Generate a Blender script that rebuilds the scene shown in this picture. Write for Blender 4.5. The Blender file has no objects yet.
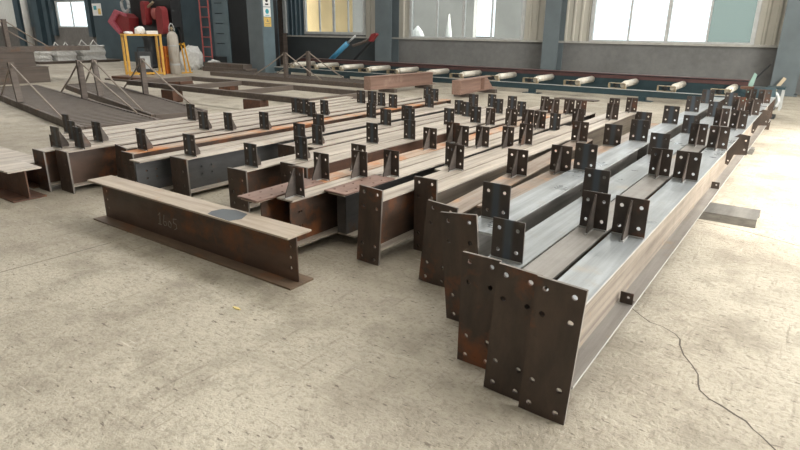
import bpy, bmesh, math, random
from mathutils import Vector, Matrix
random.seed(7)
S = bpy.context.scene
COL = S.collection
PI = math.pi

# ------------------------------------------------------------------ node helpers
def new_mat(name):
    m = bpy.data.materials.new(name); m.use_nodes = True
    nt = m.node_tree; b = nt.nodes['Principled BSDF']
    return m, nt, b
def N(nt, typ, **kw):
    n = nt.nodes.new(typ)
    for k, v in kw.items():
        if hasattr(n, k): setattr(n, k, v)
        else: n.inputs[k].default_value = v
    return n
def ramp(nt, src, stops):
    r = nt.nodes.new('ShaderNodeValToRGB')
    while len(r.color_ramp.elements) < len(stops): r.color_ramp.elements.new(.5)
    for e, (p, c) in zip(r.color_ramp.elements, stops):
        e.position = p; e.color = (c, c, c, 1) if isinstance(c, (int, float)) else (*c, 1)
    nt.links.new(src, r.inputs[0]); return r
def mix(nt, fac, a, b, blend='MIX'):
    m = nt.nodes.new('ShaderNodeMix'); m.data_type = 'RGBA'; m.blend_type = blend
    for i, v in ((0, fac), (6, a), (7, b)):
        if hasattr(v, 'links'): nt.links.new(v, m.inputs[i])
        elif isinstance(v, (int, float)): m.inputs[i].default_value = v
        else: m.inputs[i].default_value = (*v, 1)
    return m.outputs[2]
def coords(nt, scale=(1, 1, 1), rot=(0, 0, 0), world=False, rnd=True):
    if world:
        src = N(nt, 'ShaderNodeNewGeometry').outputs['Position']
    else:
        src = N(nt, 'ShaderNodeTexCoord').outputs['Object']
        if rnd:
            oi = N(nt, 'ShaderNodeObjectInfo')
            mu = N(nt, 'ShaderNodeMath', operation='MULTIPLY'); mu.inputs[1].default_value = 37.0
            nt.links.new(oi.outputs['Random'], mu.inputs[0])
            ad = N(nt, 'ShaderNodeVectorMath', operation='ADD')
            nt.links.new(src, ad.inputs[0]); nt.links.new(mu.outputs[0], ad.inputs[1]); src = ad.outputs[0]
    mp = N(nt, 'ShaderNodeMapping'); mp.inputs['Scale'].default_value = scale; mp.inputs['Rotation'].default_value = rot
    nt.links.new(src, mp.inputs[0]); return mp.outputs[0]
def noise(nt, vec, scale, detail=4, rough=.6):
    n = N(nt, 'ShaderNodeTexNoise'); n.inputs['Scale'].default_value = scale
    n.inputs['Detail'].default_value = detail; n.inputs['Roughness'].default_value = rough
    nt.links.new(vec, n.inputs['Vector']); return n.outputs[0]

def plain(name, col, rough=.6, metal=0, var=.15, scale=6):
    m, nt, b = new_mat(name)
    f = noise(nt, coords(nt), scale)
    lo = tuple(c * (1 - var) for c in col); hi = tuple(min(1, c * (1 + var)) for c in col)
    r = ramp(nt, f, [(.3, lo), (.7, hi)])
    nt.links.new(r.outputs[0], b.inputs['Base Color'])
    b.inputs['Roughness'].default_value = rough; b.inputs['Metallic'].default_value = metal
    return m

def steel(name, base, dark, rust, rust_amt=.55, metal=.3, rough=.45, streak=(9, .35, 9), spots=14, bump=.05):
    """rolled plate: long streaks along local Y, rust blotches, fine specks"""
    m, nt, b = new_mat(name)
    st = noise(nt, coords(nt, streak), 2.2, 5, .65)
    bl = noise(nt, coords(nt), 2.6, 5, .65)
    sp = noise(nt, coords(nt), spots * 4, 3, .6)
    c = ramp(nt, st, [(.3, dark), (.68, base)]).outputs[0]
    c = mix(nt, ramp(nt, bl, [(rust_amt, 0.), (min(.98, rust_amt + .14), 1.)]).outputs[0], c, rust)
    c = mix(nt, ramp(nt, sp, [(.62, 0.), (.75, .6)]).outputs[0], c, dark)
    nt.links.new(c, b.inputs['Base Color'])
    rr = ramp(nt, bl, [(.3, rough - .1), (.7, rough + .18)])
    nt.links.new(rr.outputs[0], b.inputs['Roughness'])
    b.inputs['Metallic'].default_value = metal
    bp = N(nt, 'ShaderNodeBump'); bp.inputs['Strength'].default_value = bump; bp.inputs['Distance'].default_value = .01
    nt.links.new(sp, bp.inputs['Height']); nt.links.new(bp.outputs[0], b.inputs['Normal'])
    return m

M = {}
M['flange_clean'] = steel('flange_clean', (.43, .46, .48), (.23, .245, .255), (.38, .35, .31), .60, .4, .33)
M['flange_brown'] = steel('flange_brown', (.30, .285, .27), (.17, .155, .14), (.30, .22, .15), .58, .3, .4)
M['flange_dusty'] = steel('flange_dusty', (.58, .52, .45), (.25, .21, .175), (.36, .23, .14), .64, .2, .42)
M['flange_rusty'] = steel('flange_rusty', (.55, .43, .34), (.27, .18, .12), (.48, .2, .075), .5, .15, .45)
M['flange_heat'] = steel('flange_heat', (.40, .34, .29), (.16, .11, .08), (.48, .27, .15), .54, .3, .42)
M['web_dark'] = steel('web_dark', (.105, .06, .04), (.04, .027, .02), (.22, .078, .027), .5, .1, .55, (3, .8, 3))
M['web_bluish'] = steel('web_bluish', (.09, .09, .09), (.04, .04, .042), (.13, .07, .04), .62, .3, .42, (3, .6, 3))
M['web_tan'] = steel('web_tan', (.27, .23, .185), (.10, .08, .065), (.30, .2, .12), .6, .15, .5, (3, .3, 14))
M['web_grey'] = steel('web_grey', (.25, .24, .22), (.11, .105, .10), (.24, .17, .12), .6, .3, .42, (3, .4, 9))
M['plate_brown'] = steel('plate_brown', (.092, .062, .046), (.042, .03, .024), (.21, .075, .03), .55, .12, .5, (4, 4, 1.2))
M['plate_edge'] = plain('plate_edge', (.20, .18, .16), .5, .3)
M['splice'] = steel('splice', (.24, .15, .12), (.15, .09, .07), (.30, .2, .17), .56, .1, .55)
M['cleat'] = steel('cleat', (.085, .064, .052), (.040, .031, .027), (.18, .066, .033), .56, .2, .45, (4, 4, 2))
M['gusset'] = steel('gusset', (.12, .098, .084), (.06, .05, .045), (.14, .07, .04), .62, .3, .4)
M['weld'] = plain('weld', (.42, .42, .41), .4, .5)
# cleat with the blue heat mark of the gusset welded on its back
m, nt, b = new_mat('cleat_heat')
bl = noise(nt, coords(nt), 9, 4)
c = ramp(nt, bl, [(.3, (.045, .038, .034)), (.72, (.085, .066, .055))]).outputs[0]
tc = N(nt, 'ShaderNodeTexCoord'); sx = N(nt, 'ShaderNodeSeparateXYZ'); nt.links.new(tc.outputs['Object'], sx.inputs[0])
ab = N(nt, 'ShaderNodeMath', operation='ABSOLUTE'); nt.links.new(sx.outputs[0], ab.inputs[0])
c = mix(nt, ramp(nt, ab.outputs[0], [(.012, 1.), (.03, 0.)]).outputs[0], c, (.075, .09, .105))
nt.links.new(c, b.inputs['Base Color']); b.inputs['Roughness'].default_value = .42; b.inputs['Metallic'].default_value = .25
M['cleat_heat'] = m
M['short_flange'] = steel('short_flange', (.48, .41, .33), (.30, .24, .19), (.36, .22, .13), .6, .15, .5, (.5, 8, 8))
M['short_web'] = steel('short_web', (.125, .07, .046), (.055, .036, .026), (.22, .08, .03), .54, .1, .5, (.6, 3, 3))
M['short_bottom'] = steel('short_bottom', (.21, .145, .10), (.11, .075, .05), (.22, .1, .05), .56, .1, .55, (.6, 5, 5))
M['rust_red'] = steel('rust_red', (.135, .065, .04), (.075, .04, .027), (.2, .085, .045), .55, .1, .6)
M['cap_maroon'] = plain('cap_maroon', (.085, .04, .038), .55)
M['primer'] = steel('primer', (.30, .19, .145), (.21, .13, .10), (.34, .23, .18), .58, .05, .6)
M['rack_steel'] = steel('rack_steel', (.15, .12, .10), (.085, .068, .058), (.18, .10, .06), .6, .2, .55)
M['deck_sheet'] = plain('deck_sheet', (.045, .037, .032), .7)
M['rod_steel'] = plain('rod_steel', (.27, .225, .185), .5, .2)
M['mesh_wire'] = plain('mesh_wire', (.125, .104, .088), .55, .3)
M['patch_paint'] = plain('patch_paint', (.065, .078, .09), .5)
M['chalk'] = plain('chalk', (.34, .30, .26), .9)
M['teal_rail'] = plain('teal_rail', (.025, .05, .06), .45, .1)
M['roller'] = plain('roller', (.62, .58, .50), .4, .3)
M['bearing'] = plain('bearing', (.32, .26, .17), .55, .2)
M['dark'] = plain('dark', (.018, .02, .022), .6)
M['wood'] = plain('wood', (.48, .40, .28), .8)
M['gap'] = plain('gap', (.10, .085, .07), .95)
M['white_cloth'] = plain('white_cloth', (.52, .515, .49), .85, 0, .12, 12)
M['paper'] = plain('paper', (.8, .8, .78), .8, 0, .05)
M['yellow'] = plain('yellow', (.62, .33, .03), .5)
M['orange'] = plain('orange', (.62, .17, .03), .55)
M['cylinder'] = steel('cylinder', (.52, .48, .42), (.33, .29, .24), (.42, .3, .2), .6, .0, .5, (4, 4, 1))
M['blue_panel'] = plain('blue_panel', (.052, .085, .105), .5, 0, .18, 1.5)
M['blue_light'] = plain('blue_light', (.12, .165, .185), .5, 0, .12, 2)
M['column_blue'] = plain('column_blue', (.115, .14, .15), .5, 0, .12, 2)
M['red'] = plain('red', (.21, .02, .022), .5)
M['red_ladder'] = plain('red_ladder', (.36, .09, .08), .55)
M['pink'] = plain('pink', (.42, .09, .125), .6, 0, .3, 14)
M['sky_blue'] = plain('sky_blue', (.05, .22, .36), .45)
M['frame_grey'] = plain('frame_grey', (.42, .43, .42), .5)
M['sill'] = plain('sill', (.36, .35, .32), .7)
M['tile_grey'] = plain('tile_grey', (.19, .18, .17), .6)
M['signblue'] = plain('signblue', (.04, .33, .40), .6)
M['signyellow'] = plain('signyellow', (.72, .50, .14), .6)
M['green_sheet'] = plain('green_sheet', (.30, .44, .38), .3)
M['black'] = plain('black', (.01, .01, .011), .5)
M['leaf'] = plain('leaf', (.75, .62, .25), .7)

# plaster wall
m, nt, b = new_mat('plaster')
n1 = noise(nt, coords(nt, world=True), .6, 6, .65); n2 = noise(nt, coords(nt, world=True), 7, 4)
c = ramp(nt, n1, [(.3, (.12, .12, .115)), (.7, (.175, .175, .168))]).outputs[0]
c = mix(nt, .25, c, ramp(nt, n2, [(.3, .09), (.7, .21)]).outputs[0])
nt.links.new(c, b.inputs['Base Color']); b.inputs['Roughness'].default_value = .9
M['plaster'] = m
M['plaster_shaded'] = plain('plaster_shaded', (.035, .042, .045), .8, 0, .15, 1)  # plaster with the backlit wall's shade painted into its colour
# corrugated cladding sheet, ribs in the mesh
M['cladding'] = plain('cladding', (.44, .42, .36), .6, 0, .08, 1.2)
M['cladding_white'] = plain('cladding_white', (.80, .81, .78), .6, 0, .05, 1.2)

# concrete floor
m, nt, b = new_mat('concrete_floor')
P0 = coords(nt, world=True)
big = noise(nt, P0, .45, 5, .6); mid = noise(nt, P0, 2.6, 6, .7); fine = noise(nt, P0, 34, 4, .7)
scr1 = noise(nt, coords(nt, (2.2, 26, 1), (0, 0, .55), world=True), 1.6, 6, .75)
scr2 = noise(nt, coords(nt, (16, 1.6, 1), (0, 0, .35), world=True), 1.5, 5, .7)
spk = noise(nt, coords(nt, (7, 21, 1), (0, 0, .45), world=True), 2.2, 3, .6)
c = ramp(nt, big, [(.34, (.325, .288, .232)), (.62, (.50, .458, .376))]).outputs[0]
c = mix(nt, ramp(nt, mid, [(.36, .65), (.54, 0.)]).outputs[0], c, (.235, .205, .16))
c = mix(nt, ramp(nt, scr1, [(.58, 0.), (.72, .5)]).outputs[0], c, (.64, .60, .51))
c = mix(nt, ramp(nt, scr2, [(.3, .6), (.42, 0.)]).outputs[0], c, (.21, .175, .135))
c = mix(nt, ramp(nt, spk, [(.635, 0.), (.68, .8)]).outputs[0], c, (.125, .10, .078))
scr3 = noise(nt, coords(nt, (3.5, 60, 1), (0, 0, .95), world=True), 1.3, 2, .5); scr4 = noise(nt, coords(nt, (3, 55, 1), (0, 0, 2.2), world=True), 1.3, 2, .5)
c = mix(nt, ramp(nt, scr3, [(.70, 0.), (.74, .6)]).outputs[0], c, (.2, .165, .125))
c = mix(nt, ramp(nt, scr4, [(.70, 0.), (.75, .6)]).outputs[0], c, (.66, .62, .54))
c = mix(nt, ramp(nt, fine, [(.36, .45), (.5, 0.)]).outputs[0], c, (.2, .17, .13))
nt.links.new(c, b.inputs['Base Color'])
b.inputs['Roughness'].default_value = .72
ad = N(nt, 'ShaderNodeMath', operation='ADD'); nt.links.new(mid, ad.inputs[0]); nt.links.new(fine, ad.inputs[1])
bp = N(nt, 'ShaderNodeBump'); bp.inputs['Strength'].default_value = .55; bp.inputs['Distance'].default_value = .02
nt.links.new(ad.outputs[0], bp.inputs['Height']); nt.links.new(bp.outputs[0], b.inputs['Normal'])
M['floor'] = m

# window glass: clear sheet with a slight reflection
def glass(name, tint, clear):
    m, nt, b = new_mat(name)
    nt.nodes.remove(b); out = nt.nodes['Material Output']
    tr = N(nt, 'ShaderNodeBsdfTransparent'); tr.inputs[0].default_value = (*tint, 1)
    gl = N(nt, 'ShaderNodeBsdfGlossy'); gl.inputs['Roughness'].default_value = .03
    df = N(nt, 'ShaderNodeBsdfTranslucent'); df.inputs[0].default_value = (.75, .8, .78, 1)
    mx = N(nt, 'ShaderNodeMixShader'); mx.inputs[0].default_value = clear
    nt.links.new(df.outputs[0], mx.inputs[1]); nt.links.new(tr.outputs[0], mx.inputs[2])
    lw = N(nt, 'ShaderNodeLayerWeight'); pw = N(nt, 'ShaderNodeMath', operation='POWER'); pw.inputs[1].default_value = 5.0
    nt.links.new(lw.outputs['Facing'], pw.inputs[0])
    ma = N(nt, 'ShaderNodeMath', operation='MULTIPLY_ADD'); ma.inputs[1].default_value = .5; ma.inputs[2].default_value = .025
    nt.links.new(pw.outputs[0], ma.inputs[0])
    m2 = N(nt, 'ShaderNodeMixShader'); nt.links.new(ma.outputs[0], m2.inputs[0])
    nt.links.new(mx.outputs[0], m2.inputs[1]); nt.links.new(gl.outputs[0], m2.inputs[2])
    nt.links.new(m2.outputs[0], out.inputs[0]); return m
M['glass'] = glass('glass', (.93, .96, .96), 1.)
M['glass_dusty'] = glass('glass_dusty', (.80, .86, .84), .8)
M['glass_frosted'] = glass('glass_frosted', (.42, .47, .44), .9)

M['skylight_sheet'] = plain('skylight_sheet', (.8, .82, .8), .5)
# ------------------------------------------------------------------ mesh helpers
class MB:
    def __init__(s): s.bm = bmesh.new()
    def _x(s, vs, mat):
        if mat is not None: bmesh.ops.transform(s.bm, matrix=mat, verts=vs)
    def box(s, x0, x1, y0, y1, z0, z1, mat=None):
        vs = [s.bm.verts.new(p) for p in ((x0,y0,z0),(x1,y0,z0),(x1,y1,z0),(x0,y1,z0),(x0,y0,z1),(x1,y0,z1),(x1,y1,z1),(x0,y1,z1))]
        for f in ((3,2,1,0),(4,5,6,7),(0,1,5,4),(1,2,6,5),(2,3,7,6),(3,0,4,7)): s.bm.faces.new([vs[i] for i in f])
        s._x(vs, mat); return s
    def prism(s, pts, axis, a, b, mat=None):
        """extrude a polygon (2D) along axis from a to b"""
        def P(u, v, w): return {'x': (w, u, v), 'y': (u, w, v), 'z': (u, v, w)}[axis]
        A = [s.bm.verts.new(P(u, v, a)) for u, v in pts]; B = [s.bm.verts.new(P(u, v, b)) for u, v in pts]
        n = len(pts); s.bm.faces.new(A); s.bm.faces.new(B[::-1])
        for i in range(n): s.bm.faces.new((A[i], B[i], B[(i+1) % n], A[(i+1) % n]))
        s._x(A + B, mat); return s
    def tube(s, pts, r, seg=8, closed_ends=True):
        pts = [Vector(p) for p in pts]; rings = []
        rs = r if isinstance(r, (list, tuple)) else [r] * len(pts)
        for i, p in enumerate(pts):
            d = (pts[min(i+1, len(pts)-1)] - pts[max(i-1, 0)])
            if d.length < 1e-6: d = Vector((0, 0, 1))
            d.normalize(); up = Vector((0, 0, 1)) if abs(d.z) < .9 else Vector((1, 0, 0))
            u = d.cross(up).normalized(); v = d.cross(u)
            rings.append([s.bm.verts.new(p + (u * math.cos(2*PI*k/seg) + v * math.sin(2*PI*k/seg)) * rs[i]) for k in range(seg)])
        for a, b2 in zip(rings, rings[1:]):
            for k in range(seg): s.bm.faces.new((a[k], a[(k+1) % seg], b2[(k+1) % seg], b2[k]))
        if closed_ends: s.bm.faces.new(rings[0][::-1]); s.bm.faces.new(rings[-1])
        return s
    def lathe(s, prof, seg=20, center=(0, 0, 0), mat=None):
        rings = []; allv = []
        for r, z in prof:
            ring = [s.bm.verts.new((center[0] + r*math.cos(2*PI*k/seg), center[1] + r*math.sin(2*PI*k/seg), center[2] + z)) for k in range(seg)]
            rings.append(ring); allv += ring
        for a, b2 in zip(rings, rings[1:]):
            for k in range(seg): s.bm.faces.new((a[k], a[(k+1) % seg], b2[(k+1) % seg], b2[k]))
        s.bm.faces.new(rings[0][::-1]); s.bm.faces.new(rings[-1]); s._x(allv, mat); return s
    def mesh(s, name, mat, smooth=False):
        bmesh.ops.recalc_face_normals(s.bm, faces=s.bm.faces)
        me = bpy.data.meshes.new(name); s.bm.to_mesh(me); s.bm.free()
        me.materials.append(M[mat])
        if smooth:
            for p in me.polygons: p.use_smooth = True
        return me
    def build(s, name, mat, parent=None, smooth=False):
        return link(name, s.mesh(name, mat, smooth), parent)
def link(name, me, parent=None, loc=(0, 0, 0), rot=(0, 0, 0)):
    o = bpy.data.objects.new(name, me); COL.objects.link(o)
    o.location = loc; o.rotation_euler = rot
    if parent is not None: o.parent = parent
    return o
def tag(o, label, cat, group=None):
    o['label'] = label; o['category'] = cat
    if group: o['group'] = group
    return o
def thing(name, label, cat, loc=(0, 0, 0), rz=0, group=None):
    o = bpy.data.objects.new(name, None); COL.objects.link(o); o.empty_display_size = .1
    o.location = loc; o.rotation_euler = (0, 0, rz)
    return tag(o, label, cat, group)
def struct(o):
    o['kind'] = 'structure'; return o
def circle(cx, cy, r, n=12): return [(cx + r*math.cos(2*PI*k/n), cy + r*math.sin(2*PI*k/n)) for k in range(n)]
def holed(name, outline, holes, t, mat, plane='xz', bevel=0.0):
    """a flat plate with real holes; plane 'xz' faces along Y, 'yz' faces along X, 'xy' lies flat"""
    cu = bpy.data.curves.new('tmp', 'CURVE'); cu.dimensions = '2D'; cu.fill_mode = 'BOTH'; cu.extrude = t/2
    for pts in [outline] + holes:
        sp = cu.splines.new('POLY'); sp.points.add(len(pts)-1); sp.use_cyclic_u = True
        for p, (u, v) in zip(sp.points, pts): p.co = (u, v, 0, 1)
    ob = bpy.data.objects.new('tmp', cu); COL.objects.link(ob)
    dg = bpy.context.evaluated_depsgraph_get(); dg.update()
    me = bpy.data.meshes.new_from_object(ob.evaluated_get(dg))
    bpy.data.objects.remove(ob); bpy.data.curves.remove(cu)
    if plane == 'xz': me.transform(Matrix(((1,0,0,0),(0,0,-1,0),(0,1,0,0),(0,0,0,1))))
    elif plane == 'yz': me.transform(Matrix(((0,0,1,0),(1,0,0,0),(0,1,0,0),(0,0,0,1))))
    bm = bmesh.new(); bm.from_mesh(me); bmesh.ops.remove_doubles(bm, verts=bm.verts, dist=1e-5)
    bmesh.ops.recalc_face_normals(bm, faces=bm.faces); bm.to_mesh(me); bm.free()
    me.name = name; me.materials.clear(); me.materials.append(M[mat]); return me
def rect(x0, x1, y0, y1): return [(x0, y0), (x1, y0), (x1, y1), (x0, y1)]

# ------------------------------------------------------------------ bolted cleats: shared meshes
CH = [circle(sx*.047, z, .0105, 10) for sx in (-1, 1) for z in (.048, .155)]
CO = rect(-.08, .08, 0, .2)
ME_CLEAT_F = holed('cleat', CO, CH, .009, 'cleat')
ME_CLEAT_B = holed('cleat', CO, CH, .009, 'cleat_heat')
ME_GUS_F = MB().prism([(-.105, .0), (-.006, .0), (-.006, .19), (-.022, .19), (-.105, .03)], 'x', -.004, .004).mesh('gusset', 'gusset')
ME_GUS_B = MB().prism([(.105, .0), (.006, .0), (.006, .19), (.022, .19), (.105, .03)], 'x', -.004, .004).mesh('gusset', 'gusset')
ME_WELD_F = MB().box(-.078, .078, -.014, -.005, 0, .008).box(-.009, .009, -.112, -.014, 0, .006).mesh('weld_bead', 'weld')
ME_WELD_B = MB().box(-.078, .078, -.012, -.005, 0, .008).mesh('weld_bead', 'weld')
def cleat(parent, kind, x, y, z, sc=1.0, rz=0):
    c = link('cleat', ME_CLEAT_F if kind == 'f' else ME_CLEAT_B, parent, (x, y, z), (0, 0, rz))
    c.scale = (sc, 1, 1)
    link('gusset', ME_GUS_F if kind == 'f' else ME_GUS_B, c)
    link('weld_bead', ME_WELD_F if kind == 'f' else ME_WELD_B, c)
    return c

# ------------------------------------------------------------------ long beams
TF, TW = .012, .010
def long_beam(label, x, y0, y1, zt, zb, w, cleats, plate=None, yaw=0, flange='flange_dusty', web='web_dark', web_holes=(), group='long steel beams laid out in rows', web_from=0.0, far_plate=True, csc=1.0):
    """local frame: origin on the floor under the front end, Y along the beam"""
    L = y1 - y0
    if x < -2 and w > .13: w *= .90
    t = thing('steel_girder', label, 'steel beam', (x, y0, 0), yaw, group)
    MB().box(-w/2, w/2, 0, L, zt-TF, zt).build('top_flange', flange, t)
    MB().box(-w/2, w/2, web_from, L, zb, zb+TF).build('bottom_flange', 'flange_brown' if flange in ('flange_clean', 'flange_brown') else 'flange_dusty', t)
    hs = [circle(a, b2, .011, 10) for a, b2 in web_holes]
    if w > .15 and zb > .12: MB().box(w/2, w/2+.0012, 0, L, zb+.001, zb+TF-.001).box(w/2, w/2+.0012, 0, L, zt-TF+.002, zt-.002).build('ground_edge', 'weld', t)
    me = holed('web', rect(web_from, L, zb+TF, zt-TF), hs, TW, web, 'yz') if hs else MB().box(-TW/2, TW/2, web_from, L, zb+TF, zt-TF).mesh('web', web)
    link('web', me, t)
    if plate:
        pw, p0, p1, roll, dx, holes = plate
        h = [circle(cx*pw, cz*(p1-p0), .0125, 12) for cx, cz in holes]
        e = link('end_plate', holed('end_plate', rect(-pw/2, pw/2, 0, p1-p0), h, .016, 'plate_brown'), t, (dx, -.0082, p0), (0, roll, 0))
        MB().box(pw/2-.0003, pw/2+.0007, -.007, .007, .002, p1-p0-.002).box(-pw/2+.002, pw/2-.002, -.007, .007, p1-p0-.0003, p1-p0+.0007).build('sheared_edge', 'plate_edge', e)
    if far_plate:
        link('end_plate', MB().box(-w/2, w/2, 0, .014, 0 if zb > .12 else zb, zt).mesh('end_plate', 'plate_brown'), t, (0, L+.0005, 0))
    for y, k in cleats:
        cleat(t, k, 0, y - y0, zt, csc * min(1, w/.165))
    return t
H8 = [(sx*.29, z) for sx in (-1, 1) for z in (.07, .25, .75, .93)]
H4 = [(sx*.22, z) for sx in (-1, 1) for z in (.33, .68)]
H6 = [(sx*.27, z) for sx in (-1, 1) for z in (.22, .48, .78)]

A = long_beam('rightmost long steel beam beside the bright open floor, its holed end plate nearest the camera', -.65, 1.992, 11.3, .527, .165, .166,
    [(2.91,'f'),(4.36,'f'),(5.77,'f'),(7.16,'f'),(8.55,'f'),(10.15,'f')], (.197, 0, .605, .045, -.028, H8), flange='flange_clean', web='web_tan')
B = long_beam('second long steel beam from the right, end plate half covered by the nearest end plate', -.832, 2.035, 11., .52, .165, .145,
    [(2.93,'f'),(4.40,'f'),(5.89,'f'),(7.31,'f'),(8.80,'f'),(10.2,'f')], (.185, 0, .598, .05, -.038, H8), flange='flange_brown', web='web_dark')
C_ = long_beam('third long steel beam from the right, black bracket standing right behind its end plate', -1.05, 2.17, 10.6, .475, .165, .186,
    [(2.36,'b'),(3.65,'b'),(5.38,'b'),(6.82,'b'),(8.43,'b'),(9.89,'b')], (.19, 0, .553, .0, -.03, H8), flange='flange_clean', web='web_dark')
D_ = long_beam('fourth long beam from the right, tilted end plate, three bolt holes in grey web', -1.295, 2.50, 10.6, .535, .165, .186,
    [(2.72,'b'),(4.16,'b'),(5.66,'b'),(7.01,'b'),(8.30,'b'),(9.43,'b')], (.215, 0, .612, -.11, -.03, H8), flange='flange_clean', web='web_grey',
    web_holes=[(1.62,.475),(1.72,.435),(1.62,.395)])
for yy in (3.2, 7.2): MB().box(.006, .085, yy, yy+.01, .178, .522).build('stiffener', 'web_grey', D_)
E_ = long_beam('fifth long beam from the right, heat-stained brown top, no end plate in sight', -1.475, 3.0, 7.2, .50, .10, .162,
    [(4.16,'f'),(5.46,'b'),(6.56,'b')], None, flange='flange_heat', web='web_dark')
F_ = long_beam('sixth long beam from the right, end plate leaning right with a chalk ring', -1.70, 2.83, 6.0, .45, .10, .165,
    [(4.06,'f'),(5.78,'f')], (.2, 0, .53, .095, -.035, H8), yaw=.062, flange='flange_heat', web='web_tan')
ep = [o for o in F_.children if o.name.startswith('end_plate')][0]
MB().tube([(.035+.016*math.cos(a), -.0092, .40+.03*math.sin(a)) for a in [k*2*PI/14 for k in range(15)]], .0022, 5).build('chalk_ring', 'chalk', ep)
G_ = long_beam('long beam with a tall upright end plate standing just behind the leaning chalk-ringed plate', -2.078, 3.26, 8.7, .45, .10, .17,
    [(7.55,'f'),(8.44,'f')], (.182, 0, .54, -.01, .0, H8), flange='flange_dusty', web='web_tan')
H_ = long_beam('long beam behind the most isolated tall end plate, left of the other tall plates', -2.245, 2.86, 8.5, .45, .10, .158,
    [(3.94,'f'),(5.28,'f'),(6.76,'f'),(8.2,'f')], (.185, 0, .53, .06, -.03, H8), flange='flange_dusty', web='web_dark')
I_ = long_beam('narrow long beam starting beyond the black gap left of the isolated tall end plate', -2.39, 3.95, 6.9, .42, .08, .125,
    [(4.12,'b'),(5.19,'f'),(6.42,'b')], None, flange='flange_dusty', web='web_dark')
J_ = long_beam('long beam with a reddish holed splice plate on top, nearest the isolated tall end plate', -2.595, 2.9, 8.3, .42, .08, .165,
    [(3.55,'f'),(5.05,'f'),(6.47,'f'),(7.89,'f')], None, flange='flange_dusty', web='web_bluish', web_from=.1)
link('splice_plate', holed('splice_plate', rect(-.098, .098, -.01, .56), [circle(sx*.055, .05+.1*k, .011, 10) for sx in (-1, 1) for k in range(5)], .012, 'splice', 'xy'), J_, (0, 0, .4262))
MB().box(-.08, -.006, .1, .11, .093, .407).build('stiffener', 'web_bluish', J_)
K_ = long_beam('long beam with open front end, bracket close to its tip, between two reddish splice plates', -2.77, 2.585, 8.4, .42, .08, .165,
    [(2.70,'f'),(3.38,'f'),(4.96,'f'),(6.53,'f'),(7.92,'f')], None, flange='flange_dusty', web='web_dark', web_holes=[(.12,.30),(.145,.30),(.12,.20),(.145,.20)], web_from=.04)
L_ = long_beam('long beam whose reddish holed splice plate reaches out nearest the lone short beam', -2.945, 2.43, 8.3, .42, .08, .17,
    [(3.14,'f'),(3.58,'f'),(4.65,'f'),(5.08,'f'),(6.45,'f'),(7.81,'f')], None, flange='flange_rusty', web='web_dark', web_from=.1)
link('splice_plate', holed('splice_plate', rect(-.1, .1, -.01, .62), [circle(sx*.055, .05+.1*k, .011, 10) for sx in (-1, 1) for k in range(6)], .012, 'splice', 'xy'), L_, (0, 0, .4262))
M2 = long_beam('narrow long beam beginning halfway back in the middle of the rows', -3.17, 5.6, 8.45, .42, .08, .14,
    [(6.35,'f'),(7.24,'b'),(8.04,'f')], None, flange='flange_dusty')
MM = long_beam('long beam with a brown rusty right side seen above the orange-topped splice beam', -3.38, 3.35, 8.5, .42, .08, .16,
    [(4.94,'b'),(6.37,'b')], (.165, .08, .42, 0, 0, H4), flange='flange_dusty', web='web_dark')
MB().box(.0055, .0065, 0.1, 5.0, .11, .39).build('rust_film', 'rust_red', MM)
NN = long_beam('long beam left of the brown-sided one, single bracket just behind its low front plate', -3.55, 3.38, 8.2, .42, .08, .16,
    [(3.54,'b'),(4.53,'b'),(6.02,'b'),(7.33,'b'),(7.77,'b')], (.165, .08, .42, 0, 0, H4), flange='flange_dusty')
O_ = long_beam('long beam whose low brown end plate stands just left of the reddish splice plates', -3.83, 3.07, 8.4, .375, .05, .2,
    [(3.22,'b'),(7.06,'b')], (.23, .0, .383, 0, 0, H6), yaw=.012, flange='flange_dusty', web='web_dark', csc=.95)
P_ = long_beam('long beam starting far back, right of the brown front plate hidden in the dark gap', -4.06, 4.15, 8.3, .38, .05, .155,
    [(4.28,'b'),(5.94,'b'),(7.14,'b'),(8.15,'b')], None, flange='flange_dusty')
Q_ = long_beam('long beam with its brown front plate set back in the dark gap', -4.27, 4.06, 8.2, .38, .05, .19,
    [(4.24,'b'),(5.72,'b'),(6.17,'b'),(7.95,'b')], (.235, .04, .385, 0, 0, H4), flange='flange_dusty')
R_ = long_beam('long beam with bluish grey web and four bolt holes behind its end plate', -4.62, 3.06, 8.2, .372, .05, .2,
    [(3.18,'b'),(4.9,'b')], (.245, .0, .376, 0, 0, H4), flange='flange_dusty', web='web_bluish',
    web_holes=[(.22,.255),(.22,.185),(.33,.255),(.33,.185)], csc=1.05)
S_ = long_beam('long beam without end plate, its pale top tip left of the bluish-webbed beam', -4.88, 2.78, 8.3, .36, .05, .18,
    [(6.21,'b'),(7.66,'b')], None, flange='flange_dusty', web='web_bluish', web_holes=[(.1,.25),(.1,.18),(.2,.25),(.2,.18)])
T_ = long_beam('long beam with orange rust streak on top, end plate behind the plateless tip', -5.13, 2.87, 8.6, .39, .05, .165,
    [(3.02,'b'),(4.54,'b'),(7.05,'b'),(8.2,'b')], (.19, .04, .392, 0, 0, H4), flange='flange_rusty', csc=1.05)
U_ = long_beam('long beam whose tilted brown end plate pokes up behind the orange-streaked beam', -5.4, 2.95, 8.55, .39, .05, .16,
    [(4.25,'b'),(5.6,'b'),(5.85,'b'),(7.12,'b'),(8.40,'b')], (.19, .04, .41, .12, -.01, H4), flange='flange_dusty')
V_ = long_beam('long beam with wide rust-brown web in view, second front end plate from the left', -5.66, 2.53, 8.5, .39, .05, .185,
    [(2.70,'b'),(4.11,'b'),(5.73,'b'),(7.23,'b')], (.225, .0, .393, 0, .01, H4), flange='flange_dusty', web='web_dark', csc=1.05)
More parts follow.
